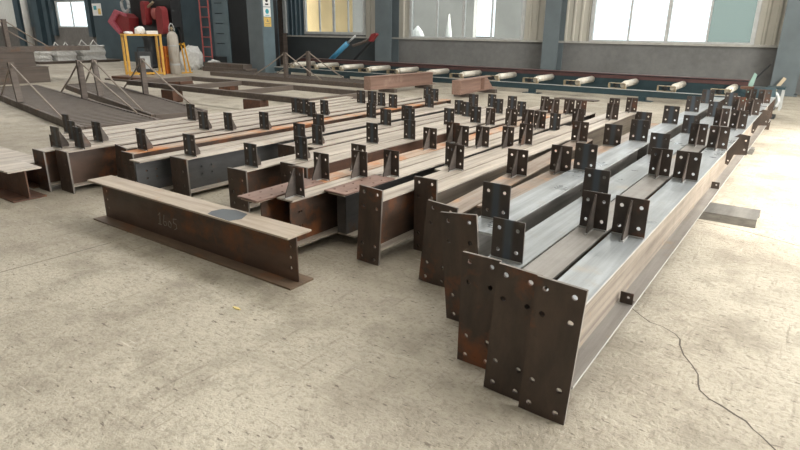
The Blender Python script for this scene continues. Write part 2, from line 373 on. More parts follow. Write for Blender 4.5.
W_ = long_beam('long beam with the leftmost low end plate of the front row', -5.885, 2.43, 8.3, .385, .05, .18,
    [(2.6,'b'),(3.0,'b'),(5.8,'b'),(7.23,'b')], (.215, .0, .387, 0, -.0, H4), flange='flange_dusty', csc=1.05)
X_ = long_beam('long beam just behind the leftmost low end plate, bracket near its front', -6.1, 2.75, 8., .39, .05, .185,
    [(2.86,'b')], None, flange='flange_dusty')
Y_ = long_beam('second outermost long beam on the left edge of the rows, plain light top', -6.36, 2.8, 7.6, .39, .05, .19,
    [(4.45,'b')], (.22, .0, .42, .05, 0, H4), flange='flange_dusty')
Z_ = long_beam('outermost long beam along the left edge of the rows, next to the mesh racks', -6.6, 2.95, 7.8, .39, .05, .17,
    [(3.05,'b')], None, flange='flange_dusty')
# side cleats of the rightmost beam
for yy in (6.6, 9.0):
    l = yy - 1.992
    link('side_cleat', holed('side_cleat', [(.006,.25),(.035,.24),(.07,.35),(.18,.36),(.18,.55),(.09,.56),(.006,.50)],
         [circle(.15,.41,.011,10), circle(.15,.50,.011,10), circle(.028,.285,.009,10)], .01, 'cleat'), A, (0, l, 0))
for yy in (2.88, 5.75):
    l = yy - 1.992
    c = link('small_cleat', holed('small_cleat', rect(-.032,.032,0,.06), [circle(.008,.035,.008,10)], .008, 'cleat'), A, (.047, l, .177))
    MB().box(-.032,.032,0,.04,0,.006).build('foot', 'cleat', c)

# sleepers that carry the beams (grey flat bars on the floor)
def sleeper(label, x0, x1, y0, y1, h, mat, name='steel_sleeper', cat='sleeper'):
    t = thing(name, label, cat, ((x0+x1)/2, (y0+y1)/2, 0), 0, 'bars under the beams')
    a, c = (x1-x0)/2, (y1-y0)/2
    MB().box(-a, a, -c, c, h-.012, h).build('top_plate', mat, t)
    for s in (-1, 1):
        MB().box(-a, a, s*(c-.006)-.006, s*(c-.006)+.006, 0, h-.012).build('side_plate', mat, t)
    return t
sleeper('grey flat steel bar sticking out on the floor from under the rightmost beam', -2.33, -.215, 5.31, 5.66, .07, 'web_grey')
sleeper('grey steel bar across the floor under the far end of the right-hand beams', -2.33, -.56, 8.75, 8.95, .07, 'web_grey')
sleeper('dark steel bar lying under the middle beams with the splice plates', -3.64, -2.34, 4.6, 4.8, .0795, 'rack_steel')
sleeper('dark steel bar under the far part of the middle beams', -3.64, -2.34, 6.6, 6.8, .0795, 'rack_steel')
sleeper('dark steel bar lying under the left beams about their middle', -6.75, -3.72, 4.9, 5.1, .0495, 'rack_steel')
sleeper('dark steel bar under the far part of the left beams', -6.75, -3.72, 7.0, 7.2, .0495, 'rack_steel')

# ------------------------------------------------------------------ lone short beam in front
sb = thing('short_steel_girder', 'lone short rusty steel beam lying across open floor, grey paint patch on top', 'steel beam', (-3.5, 2.32, 0), 0)
x0, x1, zt = -1.13, 1.13, .335
MB().box(x0, x1, -.1, .1, zt-TF, zt).build('top_flange', 'short_flange', sb)
MB().box(x0, x1, -.1, .1, 0, TF).build('bottom_flange', 'short_bottom', sb)
hol = [circle(xx, zz, .011, 10) for xx in (x0+.085, x1-.085) for zz in (.095, .165, .235)]
link('web', holed('web', rect(x0+.03, x1-.03, TF, zt-TF), hol, TW, 'short_web', 'xz'), sb)
pts = [(.37,-.085),(.60,-.095),(.63,-.02),(.58,.07),(.45,.085),(.36,.05),(.34,-.03)]
MB().prism(pts, 'z', zt, zt+.0012).build('paint_patch', 'patch_paint', sb)
ch = MB()
def stroke(seq): ch.tube([(u, -TW/2-.001, v) for u, v in seq], .0026, 5)
ox, oz = -.32, .10
stroke([(ox-.02, oz+.07), (ox+.005, oz+.095), (ox-.01, oz+.0)]); stroke([(ox-.03, oz), (ox+.01, oz)])
stroke([(ox+.055, oz+.085), (ox+.035, oz+.02), (ox+.05, oz), (ox+.075, oz+.01), (ox+.07, oz+.035), (ox+.045, oz+.03)])
stroke([(ox+.115, oz+.05), (ox+.095, oz+.03), (ox+.10, oz+.005), (ox+.125, oz+.0), (ox+.135, oz+.03), (ox+.115, oz+.05)])
stroke([(ox+.205, oz+.08), (ox+.165, oz+.075), (ox+.165, oz+.045), (ox+.195, oz+.04), (ox+.2, oz+.01), (ox+.17, oz-.005)])
ch.build('chalk_writing', 'chalk', sb)

# left H-section lying at the picture edge, and its neighbour
def hbeam(label, x_end, y0, y1, length, h, rz=0, group='rusty wide-flange beams at the left edge'):
    t = thing('wide_flange_girder', label, 'steel beam', (x_end, (y0+y1)/2, 0), rz, group); w = (y1-y0)/2
    MB().box(-length, 0, -w, w, h-.014, h).build('top_flange', 'flange_dusty', t)
    MB().box(-length, 0, -w, w, 0, .014).build('bottom_flange', 'rust_red', t)
    MB().box(-length, 0, -.006, .006, .014, h-.014).build('web', 'rust_red', t)
    return t
hbeam('rusty wide-flange beam end lying at the left picture edge, nearest the camera', -5.64, 2.04, 2.32, 3.0, .28)
hbeam('second rusty wide-flange beam lying just behind the one at the left edge', -6.02, 2.37, 2.40+.16, 2.7, .25)

# ------------------------------------------------------------------ mesh racks with posts and tie rods
def mesh_rack(label, cx, cy, yaw, length, width, lean, z=0, post_h=.74, rods=(-1.6, 2.75)):
    t = thing('mesh_rack', label, 'rack', (cx, cy, z), yaw, 'folding steel mesh racks')
    a, c = length/2, width/2
    for s in (-1, 1):
        MB().box(-a, a, s*c-.03, s*c+.03, 0, .12).build('side_rail', 'rack_steel', t)
        MB().box(s*a-.03, s*a+.03, -c+.03, c-.03, 0, .12).build('end_rail', 'rack_steel', t)
    g = MB(); k = -a + .15
    while k < a - .06: g.box(k-.028, k+.028, -c+.03, c-.03, .085, .112); k += .16
    k = -c + .2
    while k < c - .1: g.box(-a+.03, a-.03, k-.012, k+.012, .06, .0845); k += .2
    g.build('mesh_deck', 'mesh_wire', t)
    MB().box(-a+.03, a-.03, -c+.03, c-.03, .002, .01).build('bottom_sheet', 'deck_sheet', t)
    for s, ln in zip((-1, 1), lean):
        p = link('post', MB().box(-.05, .05, -.05, .05, 0, post_h).mesh('post', 'rack_steel'), t, (0, s*c, .12), (0, ln, 0))
        top = Vector((post_h*math.sin(ln), s*c, .12 + post_h*math.cos(ln) - .02))
        for d in rods:
            MB().tube([top, (top.x*.5 + d*.49, s*c, .12 + post_h*.47), (d, s*c, .125)], .017, 6).build('tie_rod', 'rod_steel', t)
    return t
mesh_rack('mesh rack on the floor at left, nearest the camera, its front post leaning left', -12.1, 5.42, -.19, 7.4, 1.12, (-.26, .02))
mesh_rack('mesh rack on the floor just behind the nearest mesh rack, left of the beams', -12.0, 6.80, -.26, 6.6, .9, (-.2, .02))
mesh_rack('mesh rack standing far back in front of the roller conveyor', -12.9, 12.85, 0, 7.0, .95, (0, .0), z=0, post_h=.72, rods=(-1.4, 1.4))

# stack of big brown girders at the left with a rack on top
g1 = thing('box_girder', 'wide brown box girder on the floor at the left edge, lowest of the stack', 'girder', (-18.1, 5.3, 0), 0, 'brown girders stacked at the left')
def girder(t, a, c, h):
    MB().box(-a, -a+.02, -c, c, 0, h).build('side_plate', 'rack_steel', t)
    MB().box(a-.02, a, -c, c, 0, h).build('side_plate', 'rack_steel', t)
    MB().box(-a-.02, a+.02, -c-.02, c+.02, h, h+.02).build('top_plate', 'rack_steel', t)
    MB().box(-a+.02, a-.02, c-.02, c, 0, h).build('end_plate', 'rack_steel', t)
girder(g1, .5, 2.6, .40)
g2 = thing('box_girder', 'brown box girder resting on the lowest girder at the left edge', 'girder', (-18.15, 5.2, .4205), 0, 'brown girders stacked at the left')
girder(g2, .42, 2.45, .38)
mesh_rack('mesh rack lying on top of the girder stack at the left edge, one post up', -18.2, 7.08, PI/2, 4.3, .8, (.0, .0), z=.821, post_h=.7, rods=(-1.1, 1.0))

# ------------------------------------------------------------------ ladder frame on blocks
fr = thing('ladder_frame', 'dark brown rectangular ladder frame resting on rusty blocks behind the left beams', 'frame', (-9.95, 8.2, .25), 0)
for s, nm in ((-.82, 'long_rail'), (.82, 'long_rail')):
    MB().box(-2.8, 2.85, s-.05, s+.05, 0, .1).build(nm, 'rack_steel', fr)
for xx in (-2.75, -.9, .75, 2.8):
    MB().box(xx-.05, xx+.05, -.77, .77, .0, .098).build('cross_bar', 'rack_steel', fr)
for i, (bx, by, lb) in enumerate([(-8.5, 7.35, 'rusty steel block under the near right part of the ladder frame'),
                                  (-11.1, 7.35, 'rusty rounded block under the near left part of the ladder frame'),
                                  (-11.2, 8.9, 'small rusty block under the far left rail of the ladder frame'),
                                  (-7.55, 8.9, 'rusty block under the far right corner of the ladder frame')]):
    t = thing('steel_block', lb, 'block', (bx, by, 0), .15 if i == 0 else 0, 'rusty blocks under the frame')
    bb = MB().prism([(-.2, .0+.04), (-.16, 0), (.16, 0), (.2, .04), (.2, .238), (-.2, .238)], 'y', -.12, .12)
    bb.build('body', 'rust_red', t)
    MB().box(-.2, .2, -.12, .12, .238, .249).build('cap_plate', 'rack_steel', t)
# flat sections by the work table
t = thing('steel_flat_bars', 'low flat dark steel section lying in front of the yellow work table', 'steel section', (-15.6, 9.6, 0), .05)
MB().box(-1.6, 1.6, -.3, .3, 0, .05).build('lower_plate', 'rack_steel', t); MB().box(-1.4, 1.7, -.2, .2, .05, .12).build('upper_bar', 'rust_red', t)
t = thing('steel_flat_bars', 'brown steel section lying on the floor in front of the red ladder', 'steel section', (-16.6, 13.75, 0), .0)
MB().box(-1.75, .6, -.25, .25, 0, .16).build('lower_plate', 'rack_steel', t); MB().box(-1.7, .4, -.2, .2, .16, .3).build('upper_bar', 'rack_steel', t)

# far beams lying in front of the conveyor
def far_beam(label, x, y0, y1, yaw, taper=False):
    t = thing('primed_girder', label, 'steel beam', (x, y0, 0), yaw, 'primed beams by the conveyor'); L = y1-y0
    MB().box(-.11, .11, 0, L-(.0 if not taper else .35), .398, .41).build('top_flange', 'primer', t)
    MB().box(-.11, .11, 0, L, .09, .102).build('bottom_flange', 'primer', t)
    pts = [(0, .102), (L, .102), (L-(.4 if taper else 0), .398), (0, .398)]
    MB().prism(pts, 'x', -.005, .005).build('web', 'primer', t)
    MB().box(-.11, .11, .0, .012, .102, .398).build('end_plate', 'primer', t)
    if taper: MB().box(.006, .1, L-.75, L-.74, .102, .398).build('stiffener', 'primer', t)
    return t
far_beam('brown primed beam lying before the conveyor, left of the peach-lit one', -9.0, 11.3, 13.9, -.09)
far_beam('short primed beam with slanted far end catching peach light before the conveyor', -6.83, 11.85, 13.95, .06, True)
for x, y, lb in [(-8.9, 12.0, 'timber block under the near end of the brown primed beam'), (-8.8, 13.5, 'timber block under the far end of the brown primed beam'),
                 (-6.87, 12.3, 'timber block under the near end of the slanted primed beam'), (-6.93, 13.6, 'timber block under the far end of the slanted primed beam')]:
    o = MB().box(-.25, .25, -.06, .06, 0, .0895).build('timber_block', 'rack_steel'); o.location = (x, y, 0); tag(o, lb, 'block', 'blocks under the primed beams')

# ------------------------------------------------------------------ roller conveyor
cv = thing('roller_conveyor', 'long low roller conveyor with dark teal rails along the back wall', 'conveyor', (-8.4, 14.9, 0))
cx0, cx1 = -7.0, 7.05
MB().box(cx0, cx1, -.66, -.56, .10, .245).build('front_rail', 'teal_rail', cv)
MB().box(cx0, cx1, -.685, -.66, .232, .245).build('rail_lip', 'frame_grey', cv)
MB().box(cx0, cx1, .56, .66, .10, .49).build('rear_rail', 'teal_rail', cv)
MB().box(cx0, cx1, .50, .72, .49, .505).build('rear_cap', 'cap_maroon', cv)
MB().box(cx0, cx1, .545, .56, .385, .47).build('inner_strip', 'cap_maroon', cv)
for k in range(13):
    xx = 6.8 - 1.085*k
    r = MB().tube([(xx, -.50, .345), (xx, -.44, .345)], .03, 8).tube([(xx, -.46, .345), (xx, .48, .345)], .075, 14).tube([(xx, .47, .345), (xx, .54, .345)], .03, 8).build('roller', 'roller', cv, True)
    bx = MB().box(xx-.33, xx+.06, -.66, -.52, .245, .257).box(xx-.33, xx-.315, -.66, -.52, .257, .36).box(xx+.045, xx+.06, -.66, -.52, .257, .36).box(xx-.33, xx+.06, -.66, -.52, .36, .37)
    bk = bx.build('bearing_bracket', 'bearing', cv)
    MB().lathe([(.05, -.04), (.07, -.03), (.07, .03), (.05, .04)], 12, mat=Matrix.Translation((xx, -.575, .33)) @ Matrix.Rotation(PI/2, 4, 'X')).build('bearing', 'roller', bk, True)
    MB().lathe([(.055, -.04), (.06, -.03), (.06, .03), (.05, .04)], 12, mat=Matrix.Translation((xx-.17, -.575, .318)) @ Matrix.Rotation(PI/2, 4, 'X')).build('drive_sprocket', 'dark', bk, True)
for xx in (-6.4, -3.8, -1.1, 2.4, 5.1):
    for yy in (-.61, .61):
        l = MB().box(xx-.08, xx+.08, yy-.06, yy+.06, .012, .10).box(xx-.22, xx+.22, yy-.12, yy+.12, 0, .012).build('leg', 'teal_rail', cv)

# brown slab lying by the conveyor foot, hose reel at its end
t = MB().prism([(-.5,-.1),(.45,-.14),(.5,.1),(-.4,.14)], 'z', 0, .03).build('steel_offcut', 'rack_steel'); t.location = (-4.55, 13.45, 0)
tag(t, 'thin dark steel offcut on the floor before the conveyor', 'offcut')
hr = thing('motor_unit', 'rounded dark motor with curved guard at the right end of the conveyor', 'motor', (-.85, 13.0, 0))
MB().lathe([(.1, -.2), (.26, -.17), (.26, .17), (.1, .2)], 20, mat=Matrix.Translation((0, 0, .30)) @ Matrix.Rotation(PI/2, 4, 'Y')).build('motor_body', 'teal_rail', hr, True)
MB().box(-.25, .25, -.2, .2, 0, .05).build('base', 'dark', hr)
arc = [(-.3 + .3*0 + .42*(k/10), 0, .5) for k in range(4)] + [(.05+.2*math.sin(a), 0, .3+.2*math.cos(a)) for a in [k*PI/8 for k in range(0, 7)]]
MB().tube(arc, .035, 8).build('curved_guard', 'frame_grey', hr, True)
MB().box(-.4, .0, -.08, .08, .5, .55).build('red_cover', 'rust_red', hr)
tb = thing('work_trolley', 'small dark trolley standing by the wall at the right end of the conveyor', 'trolley', (-.75, 14.6, 0))
MB().box(-.16, .16, -.2, .2, .42, .46).build('tray', 'teal_rail', tb)
for sx in (-.13, .13):
    for sy in (-.17, .17): MB().box(sx-.02, sx+.02, sy-.02, sy+.02, 0, .42).build('leg', 'frame_grey', tb)
t = MB().prism([(-.12, 0), (.03, 0), (.12, .62), (.06, .66)], 'y', -.006, .006).build('green_sheet_offcut', 'green_sheet'); t.location = (-1.36, 15.72, 0); t.rotation_euler = (-.12, 0, 0)
tag(t, 'pale green pointed sheet standing behind the right end of the conveyor', 'sheet')
t = MB().box(-.04, .04, -.012, .012, 0, .5).build('timber_plank', 'wood'); t.location = (-1.02, 17.8, 0.015); t.rotation_euler = (-.16, .5, 0)
tag(t, 'pale wooden plank leaning against the right blue column', 'plank')
t = MB().tube([(0, 0, 0), (.55, .05, .75)], .018, 8).build('iron_rod', 'dark'); t.location = (-1.7, 17.85, 0.02)
tag(t, 'thin dark rod leaning beside the pale plank by the right column', 'rod')

# ------------------------------------------------------------------ floor debris
t = MB().prism([(-.028,-.004),(0,-.009),(.028,-.003),(.03,.004),(.0,.01),(-.026,.006)], 'z', 0, .006).build('dry_leaf', 'leaf'); t.location = (-2.44, 1.87, 0)
tag(t, 'tiny yellow dry leaf on the open concrete floor', 'leaf')

# ------------------------------------------------------------------ work table, gas bottle and surroundings
wt = thing('work_table', 'yellow framed work table with white bundles on top in front of the blue machine', 'table', (-18.13, 11.12, 0), -.349)
MB().box(-.32, .32, -.56, .56, 1.22, 1.27).build('table_top', 'yellow', wt)
for sx in (-.28, .28):
    for sy in (-.52, .52): MB().box(sx-.035, sx+.035, sy-.035, sy+.035, 0, 1.22).build('leg', 'yellow', wt)
for sx in (-.28, .28): MB().box(sx-.02, sx+.02, -.485, .485, .03, .09).build('foot_bar', 'yellow', wt)
def lump(bm_scale, seed, sub=2):
    bm = bmesh.new(); bmesh.ops.create_icosphere(bm, subdivisions=sub, radius=1); rnd = random.Random(seed)
    for v in bm.verts:
        f = 1 + rnd.uniform(-.14, .14); v.co = Vector((v.co.x*bm_scale[0]*f, v.co.y*bm_scale[1]*f, max(v.co.z, -.55)*bm_scale[2]*f))
    mz = min(v.co.z for v in bm.verts)
    for v in bm.verts:
        v.co.z -= mz
        if v.co.z < .12*bm_scale[2]: v.co.z = 0
    return bm
def lump_obj(name, mat, scale, seed, loc, label, cat, group=None, sub=2):
    m = MB(); m.bm.free(); m.bm = lump(scale, seed, sub)
    o = m.build(name, mat); o.location = loc; tag(o, label, cat, group); return o
lump_obj('cloth_bundle', 'paper', (.16, .17, .15), 1, (-18.12, 11.1, 1.2705), 'taller crumpled white bundle in the middle of the yellow table', 'bundle', 'white bundles on the work table')
lump_obj('cloth_bundle', 'paper', (.15, .14, .05), 2, (-18.22, 10.76, 1.2705), 'flat white bundle at the left end of the yellow table', 'bundle', 'white bundles on the work table')
t = thing('paper_box', 'low white open box on the right half of the yellow table', 'box', (-18.0, 11.42, 1.2705), -.349)
MB().box(-.14, .14, -.17, .17, 0, .015).build('bottom', 'paper', t); MB().box(-.14, .14, -.17, -.155, .015, .1).box(-.14, .14, .155, .17, .015, .1).box(-.14, -.125, -.155, .155, .015, .1).box(.125, .14, -.155, .155, .015, .1).build('side', 'paper', t)
t = thing('welding_machine', 'dark welding machine standing under the yellow table', 'machine', (-18.13, 11.12, 0), -.349)
MB().box(-.2, .2, -.22, .22, .1, .72).build('housing', 'dark', t); MB().box(.2, .212, -.15, .15, .2, .6).build('front_panel', 'frame_grey', t)
MB().tube([(0,-.15,.72),(0,-.15,.85),(0,.15,.85),(0,.15,.72)], .02, 6).build('handle', 'dark', t)
for sy in (-.2, .2): MB().lathe([(.05,-.03),(.1,-.03),(.1,.03),(.05,.03)], 14, mat=Matrix.Translation((.12, sy, .1)) @ Matrix.Rotation(PI/2, 4, 'X')).build('wheel', 'black', t, True)
t = thing('tool_cabinet', 'orange box standing between the yellow table and the gas bottle', 'box', (-18.15, 11.95, 0))
MB().box(-.15, .15, -.12, .12, .0, .88).build('body', 'orange', t); MB().box(.15, .16, -.08, .08, .55, .6).build('handle', 'yellow', t)
gb = thing('gas_bottle', 'grey steel gas bottle with protective valve cage beside the yellow table', 'gas cylinder', (-17.75, 12.0, 0))
MB().lathe([(.15, 0), (.175, .02), (.175, 1.15), (.16, 1.24), (.1, 1.33), (.05, 1.36)], 24).build('body', 'cylinder', gb, True)
MB().lathe([(.176, .28), (.18, .29), (.18, .33), (.176, .34)], 24).lathe([(.176, .88), (.18, .89), (.18, .92), (.176, .93)], 24).build('band', 'frame_grey', gb, True)
MB().tube([(.0, 0, 1.36), (0, 0, 1.5)], .03, 8).tube([(0, -.06, 1.45), (0, .06, 1.45)], .02, 8).build('valve', 'bearing', gb, True)
MB().tube([(0, -.1+.1*(1-math.cos(a)), 1.36+.24*math.sin(a)) for a in [k*PI/8 for k in range(9)]], .018, 6).build('valve_cage', 'frame_grey', gb, True)
MB().tube([(0, .05, 1.45), (0, .2, 1.52), (0, .30, 1.35), (0, .30, .9)], .018, 6).build('hose', 'black', gb, True)
yr = thing('bottle_stand', 'yellow steel stand with slanted posts right behind the gas bottle', 'stand', (-17.85, 12.36, 0))
for sy, tp in ((-.12, -.16), (.1, .0), (.26, .12)):
    MB().tube([(0, sy, .03), (0, tp, 1.0)], .028, 6).build('post', 'yellow', yr)
MB().box(-.02, .02, -.16, .13, .92, .97).build('cross_bar', 'yellow', yr); MB().box(-.08, .08, -.14, .3, .0, .03).build('base', 'yellow', yr)
lump_obj('sack', 'white_cloth', (.4, .45, .52), 5, (-19.2, 13.7, 0), 'pale slumped sack heaped right of the gas bottle', 'sack', 'slumped sacks by the machine', 3)
lump_obj('sack', 'white_cloth', (.25, .26, .22), 6, (-18.72, 14.3, 0), 'small pale sack lying at the right foot of the heap', 'sack', 'slumped sacks by the machine', 3)

# white bulk bags at left
def bulk_bag(label, x, y, sx, sy, sz, seed):
    t = thing('bulk_bag', label, 'bag', (x, y, .1), 0, 'white bulk bags at the left'); rnd = random.Random(seed)
    bm = bmesh.new(); bmesh.ops.create_cube(bm, size=2); bmesh.ops.subdivide_edges(bm, edges=bm.edges, cuts=6, use_grid_fill=True)
    for v in bm.verts:
        p = v.co.copy(); r = 1 - .10*abs(p.x)**6*abs(p.y)**6
        bul = .93 + .04*math.sin(p.z*6+seed) + rnd.uniform(-.03, .03)
        v.co = Vector((p.x*sx*r*bul, p.y*sy*r*bul, (p.z+1)/2*sz*(1 + rnd.uniform(-.06, .05)*(p.z > .5))))
        if p.z < -.99: v.co.z = 0
    m = MB(); m.bm.free(); m.bm = bm; m.build('body', 'white_cloth', t)
    for s in (-1, 1):
        MB().tube([(0, s*sy*.75, sz*.95), (0, s*sy*.45, sz*1.4), (.02, s*sy*.1, sz*.98)], .03, 6).build('lifting_loop', 'white_cloth', t, True)
    return t
bulk_bag('tallest white bulk bag with raised loops, next to the blue machine', -26.45, 13.68, .5, .58, .58, 1)
bulk_bag('white bulk bag in the middle of the three on the pallet', -26.45, 12.52, .5, .46, .52, 2)
bulk_bag('white bulk bag farthest left, low beside the girder stack', -26.45, 11.7, .45, .27, .36, 3)
p = thing('timber_pallet', 'low timber pallet under the white bulk bags', 'pallet', (-26.4, 12.9, 0))
for xx in (-.5, 0, .5): MB().box(xx-.08, xx+.08, -1.6, 1.8, 0, .075).build('runner', 'rack_steel', p)
MB().box(-.62, .62, -1.6, 1.8, .075, .0995).build('deck', 'rack_steel', p)

# ------------------------------------------------------------------ blue machine housing with ladder
mh = thing('blasting_machine', 'tall blue steel machine housing with a dark opening and a red ladder', 'machine', (-23.0, 15.0, 0))
MB().box(-5.15, -.5, 0, 2.4, 0, 5.5).build('left_housing', 'blue_panel', mh)
MB().box(1.75, 4.55, -.1, 2.4, 0, 5.5).build('right_housing', 'blue_panel', mh)
MB().box(3.7, 4.58, -.14, -.1, 0, 5.5).build('right_panel', 'blue_light', mh)
MB().box(4.55, 4.57, -.05, 2.35, 0, 5.5).build('side_shade_sheet', 'black', mh)  # black sheet that paints dark interior shade onto the housing side
MB().box(4.57, 4.62, .9, 1.0, .3, 5.5).build('pipe', 'frame_grey', mh)
MB().box(-.5, 1.75, 1.2, 2.4, 0, 5.5).build('inner_wall', 'dark', mh)
MB().box(-.5, 1.75, .0, 1.2, 3.6, 5.5).build('lintel', 'blue_panel', mh)
MB().tube([(1.62, -.05, 5.2), (1.62, -.05, .9), (1.75, -.12, .6)], .07, 10).build('cable', 'dark', mh, True)
MB().box(1.05, 1.3, .3, .4, 1.1, 3.5).build('guide_bar', 'blue_light', mh)
lad = MB()
for sx in (0, .52): lad.tube([(3.02+sx+.02, -.18, 3.6), (3.2+sx, -.32, .22)], .03, 6)
for k in range(9):
    z = .42 + .36*k; f = (z-.22)/3.38
    lad.tube([(3.2-.16*f, -.32+.14*f, z), (3.72-.16*f, -.32+.14*f, z)], .018, 6)
lad.build('ladder', 'red_ladder', mh)
hp = MB()
for k in range(7): hp.box(3.85, 4.3, -.14, -.11, .9+.36*k, .93+.36*k)
hp.build('step_bar', 'black', mh)
MB().box(3.9, 4.35, -.4, -.14, .15, .45).build('motor_box', 'dark', mh)
sg = thing('notice_board', 'small white notice with yellow corner on the left part of the blue machine', 'sign', (-27.65, 14.97, 1.95))
MB().box(-.42, .32, 0, .025, 0, .52).build('sheet', 'paper', sg); MB().box(.05, .28, -.004, 0, .05, .3).build('yellow_field', 'signyellow', sg); MB().box(-.3, -.05, -.004, 0, .25, .42).build('picture', 'signblue', sg)
# manipulator with red covers, standing between table and machine opening
rb = thing('red_manipulator', 'dark handling machine with red covers and round hose coil behind the yellow table', 'machine', (-20.6, 12.6, 0))
rb.location = (-21.3, 13.4, 0)
MB().lathe([(.45, 0), (.45, .15), (.25, .2), (.22, 1.0), (.3, 1.15)], 20).build('pedestal', 'dark', rb, True)
MB().box(-1.2, 1.3, -.15, .25, 1.15, 1.5).build('arm', 'dark', rb)
MB().box(-1.1, 1.5, .05, .4, 1.5, 3.6).build('gearbox', 'black', rb)
MB().prism([(-1.95, 1.65), (-1.3, 1.22), (-.75, 1.2), (-.62, 1.8), (-.9, 1.95), (-1.45, 2.0)], 'y', -.35, .04).build('red_hood', 'red', rb)
MB().prism([(-2.05, 1.66), (-1.35, 1.2), (-1.22, 1.3), (-1.62, 1.68), (-1.25, 1.95), (-.75, 1.85), (-.75, 1.95), (-1.45, 2.1)], 'y', -.42, -.35).build('hood_rim', 'pink', rb)
MB().tube([(-1.02+.24*math.cos(a), -.2, 2.28+.26*math.sin(a)) for a in [k*2*PI/16 for k in range(17)]], .06, 8).build('hose_coil', 'frame_grey', rb, True)
def pill(cx, cz, w, h):
    return [(cx+w*math.cos(a), cz+h-w+w*math.sin(a)) for a in [k*PI/8 for k in range(9)]] + [(cx+w*math.cos(a), cz-h+w+w*math.sin(a)) for a in [PI+k*PI/8 for k in range(9)]]
MB().prism(pill(.27, 1.97, .13, .42), 'y', -.3, -.05).build('red_cover', 'red', rb)
MB().prism(pill(1.25, 1.72, .2, .48), 'y', -.3, -.05).build('red_cover', 'red', rb)
MB().tube([(.32, -.15, 2.15), (.75, -.15, 2.35)], .045, 8).build('lever', 'bearing', rb)
MB().lathe([(.05,-.12),(.2,-.1),(.2,.1),(.05,.12)], 16, mat=Matrix.Translation((.8, -.1, 1.95)) @ Matrix.Rotation(PI/2, 4, 'X')).build('motor_end', 'red_ladder', rb, True)

# ------------------------------------------------------------------ structure: floor, walls, columns, windows, ceiling
YW = 18.5
struct(MB().box(-52, 9, -9, 19.2, -.15, 0).build('floor', 'floor'))
fl = bpy.data.objects['floor']
cr = [(-.64,3.22),(-.58,3.16),(-.51,3.11),(-.45,3.09),(-.37,3.05),(-.34,3.0),(-.33,2.94),(-.29,2.85),(-.25,2.77),(-.21,2.70),(-.185,2.62),(-.18,2.57),(-.13,2.53),(-.08,2.50),(-.03,2.46),(.01,2.44),(.04,2.40),(.07,2.37),(.13,2.32),(.2,2.2)]
mb = MB(); rnd = random.Random(3); L_v = []
for i, (x, y) in enumerate(cr):
    d = Vector((cr[min(i+1, len(cr)-1)][0]-cr[max(i-1, 0)][0], cr[min(i+1, len(cr)-1)][1]-cr[max(i-1, 0)][1])).normalized()
    w = (.0022 + .0018*rnd.random()) * (1.5 if 11 < i < 16 else 1)
    j = rnd.uniform(-.008, .008); x += -d.y*j; y += d.x*j
    L_v.append((mb.bm.verts.new((x - d.y*w, y + d.x*w, .0006)), mb.bm.verts.new((x + d.y*w, y - d.x*w, .0006))))
for a, c in zip(L_v, L_v[1:]): mb.bm.faces.new((a[0], a[1], c[1], c[0]))
mb.build('crack', 'gap', fl)
MB().prism([(-.69,5.262),(-.27,5.182),(.1,5.042),(1.6,4.6),(1.6,4.594),(.1,5.036),(-.27,5.176),(-.69,5.256)], 'z', .0002, .0007).build('floor_joint', 'gap', fl)

MB().prism([(-4.056,1.2),(-4.026,1.7),(-4.012,2.02),(-4.006,2.02),(-4.020,1.7),(-4.05,1.2)], 'z', .0002, .0007).build('floor_joint', 'gap', fl)
# back wall: plastered low wall, cladding above with openings for the windows
wb = MB().box(-13.6, 9, YW, YW+.25, 0, 1.16).build('wall_back', 'plaster'); struct(wb)
struct(MB().box(-20.0, -13.6, YW, YW+.25, 0, 1.16).build('wall_back_shaded', 'plaster_shaded'))  # wall stretch below window 2, shade put into its colour
struct(MB().box(-52, -35.0, YW, YW+.25, 0, 1.38).box(-35.0, -20.0, YW, YW+.25, 0, 6.2).build('wall_back_left', 'tile_grey'))
struct(MB().box(-20.0, 9, YW-.06, YW+.02, 1.16, 1.22).build('trim_1', 'sill'))
def clad(xa, xb, za, zb, mat='cladding', y=YW+.05):
    m = MB(); n = max(1, round((xb-xa)/.25)); st = (xb-xa)/n
    pts = []
    for k in range(n):
        u = xa + k*st
        pts += [(u, y), (u+st*.55, y), (u+st*.68, y-.035), (u+st*.87, y-.035)]
    pts.append((xb, y)); back = [(xb, y+.06), (xa, y+.06)]
    m.prism(pts + back, 'z', za, zb); return m
WIN = [('window_1', -12.68, -8.28, 1.22, 3.7, 4, ['glass']*4), ('window_2', -18.0, -14.87, 1.33, 3.7, 4, ['glass']*4), ('window_3', -6.02, -1.72, 1.22, 3.7, 4, ['glass', 'glass', 'glass', 'glass_frosted'])]
edges = [-20.0]
spans = [(-20.0, -18.05), (-14.82, -12.73), (-8.23, -6.07), (-1.67, 9)]
m = MB(); m.bm.free(); 
for i, (a, c) in enumerate(spans):
    o = clad(a, c, 1.22, 6.2).build('wall_back_cladding', 'blue_panel' if i == 0 else 'cladding'); struct(o)
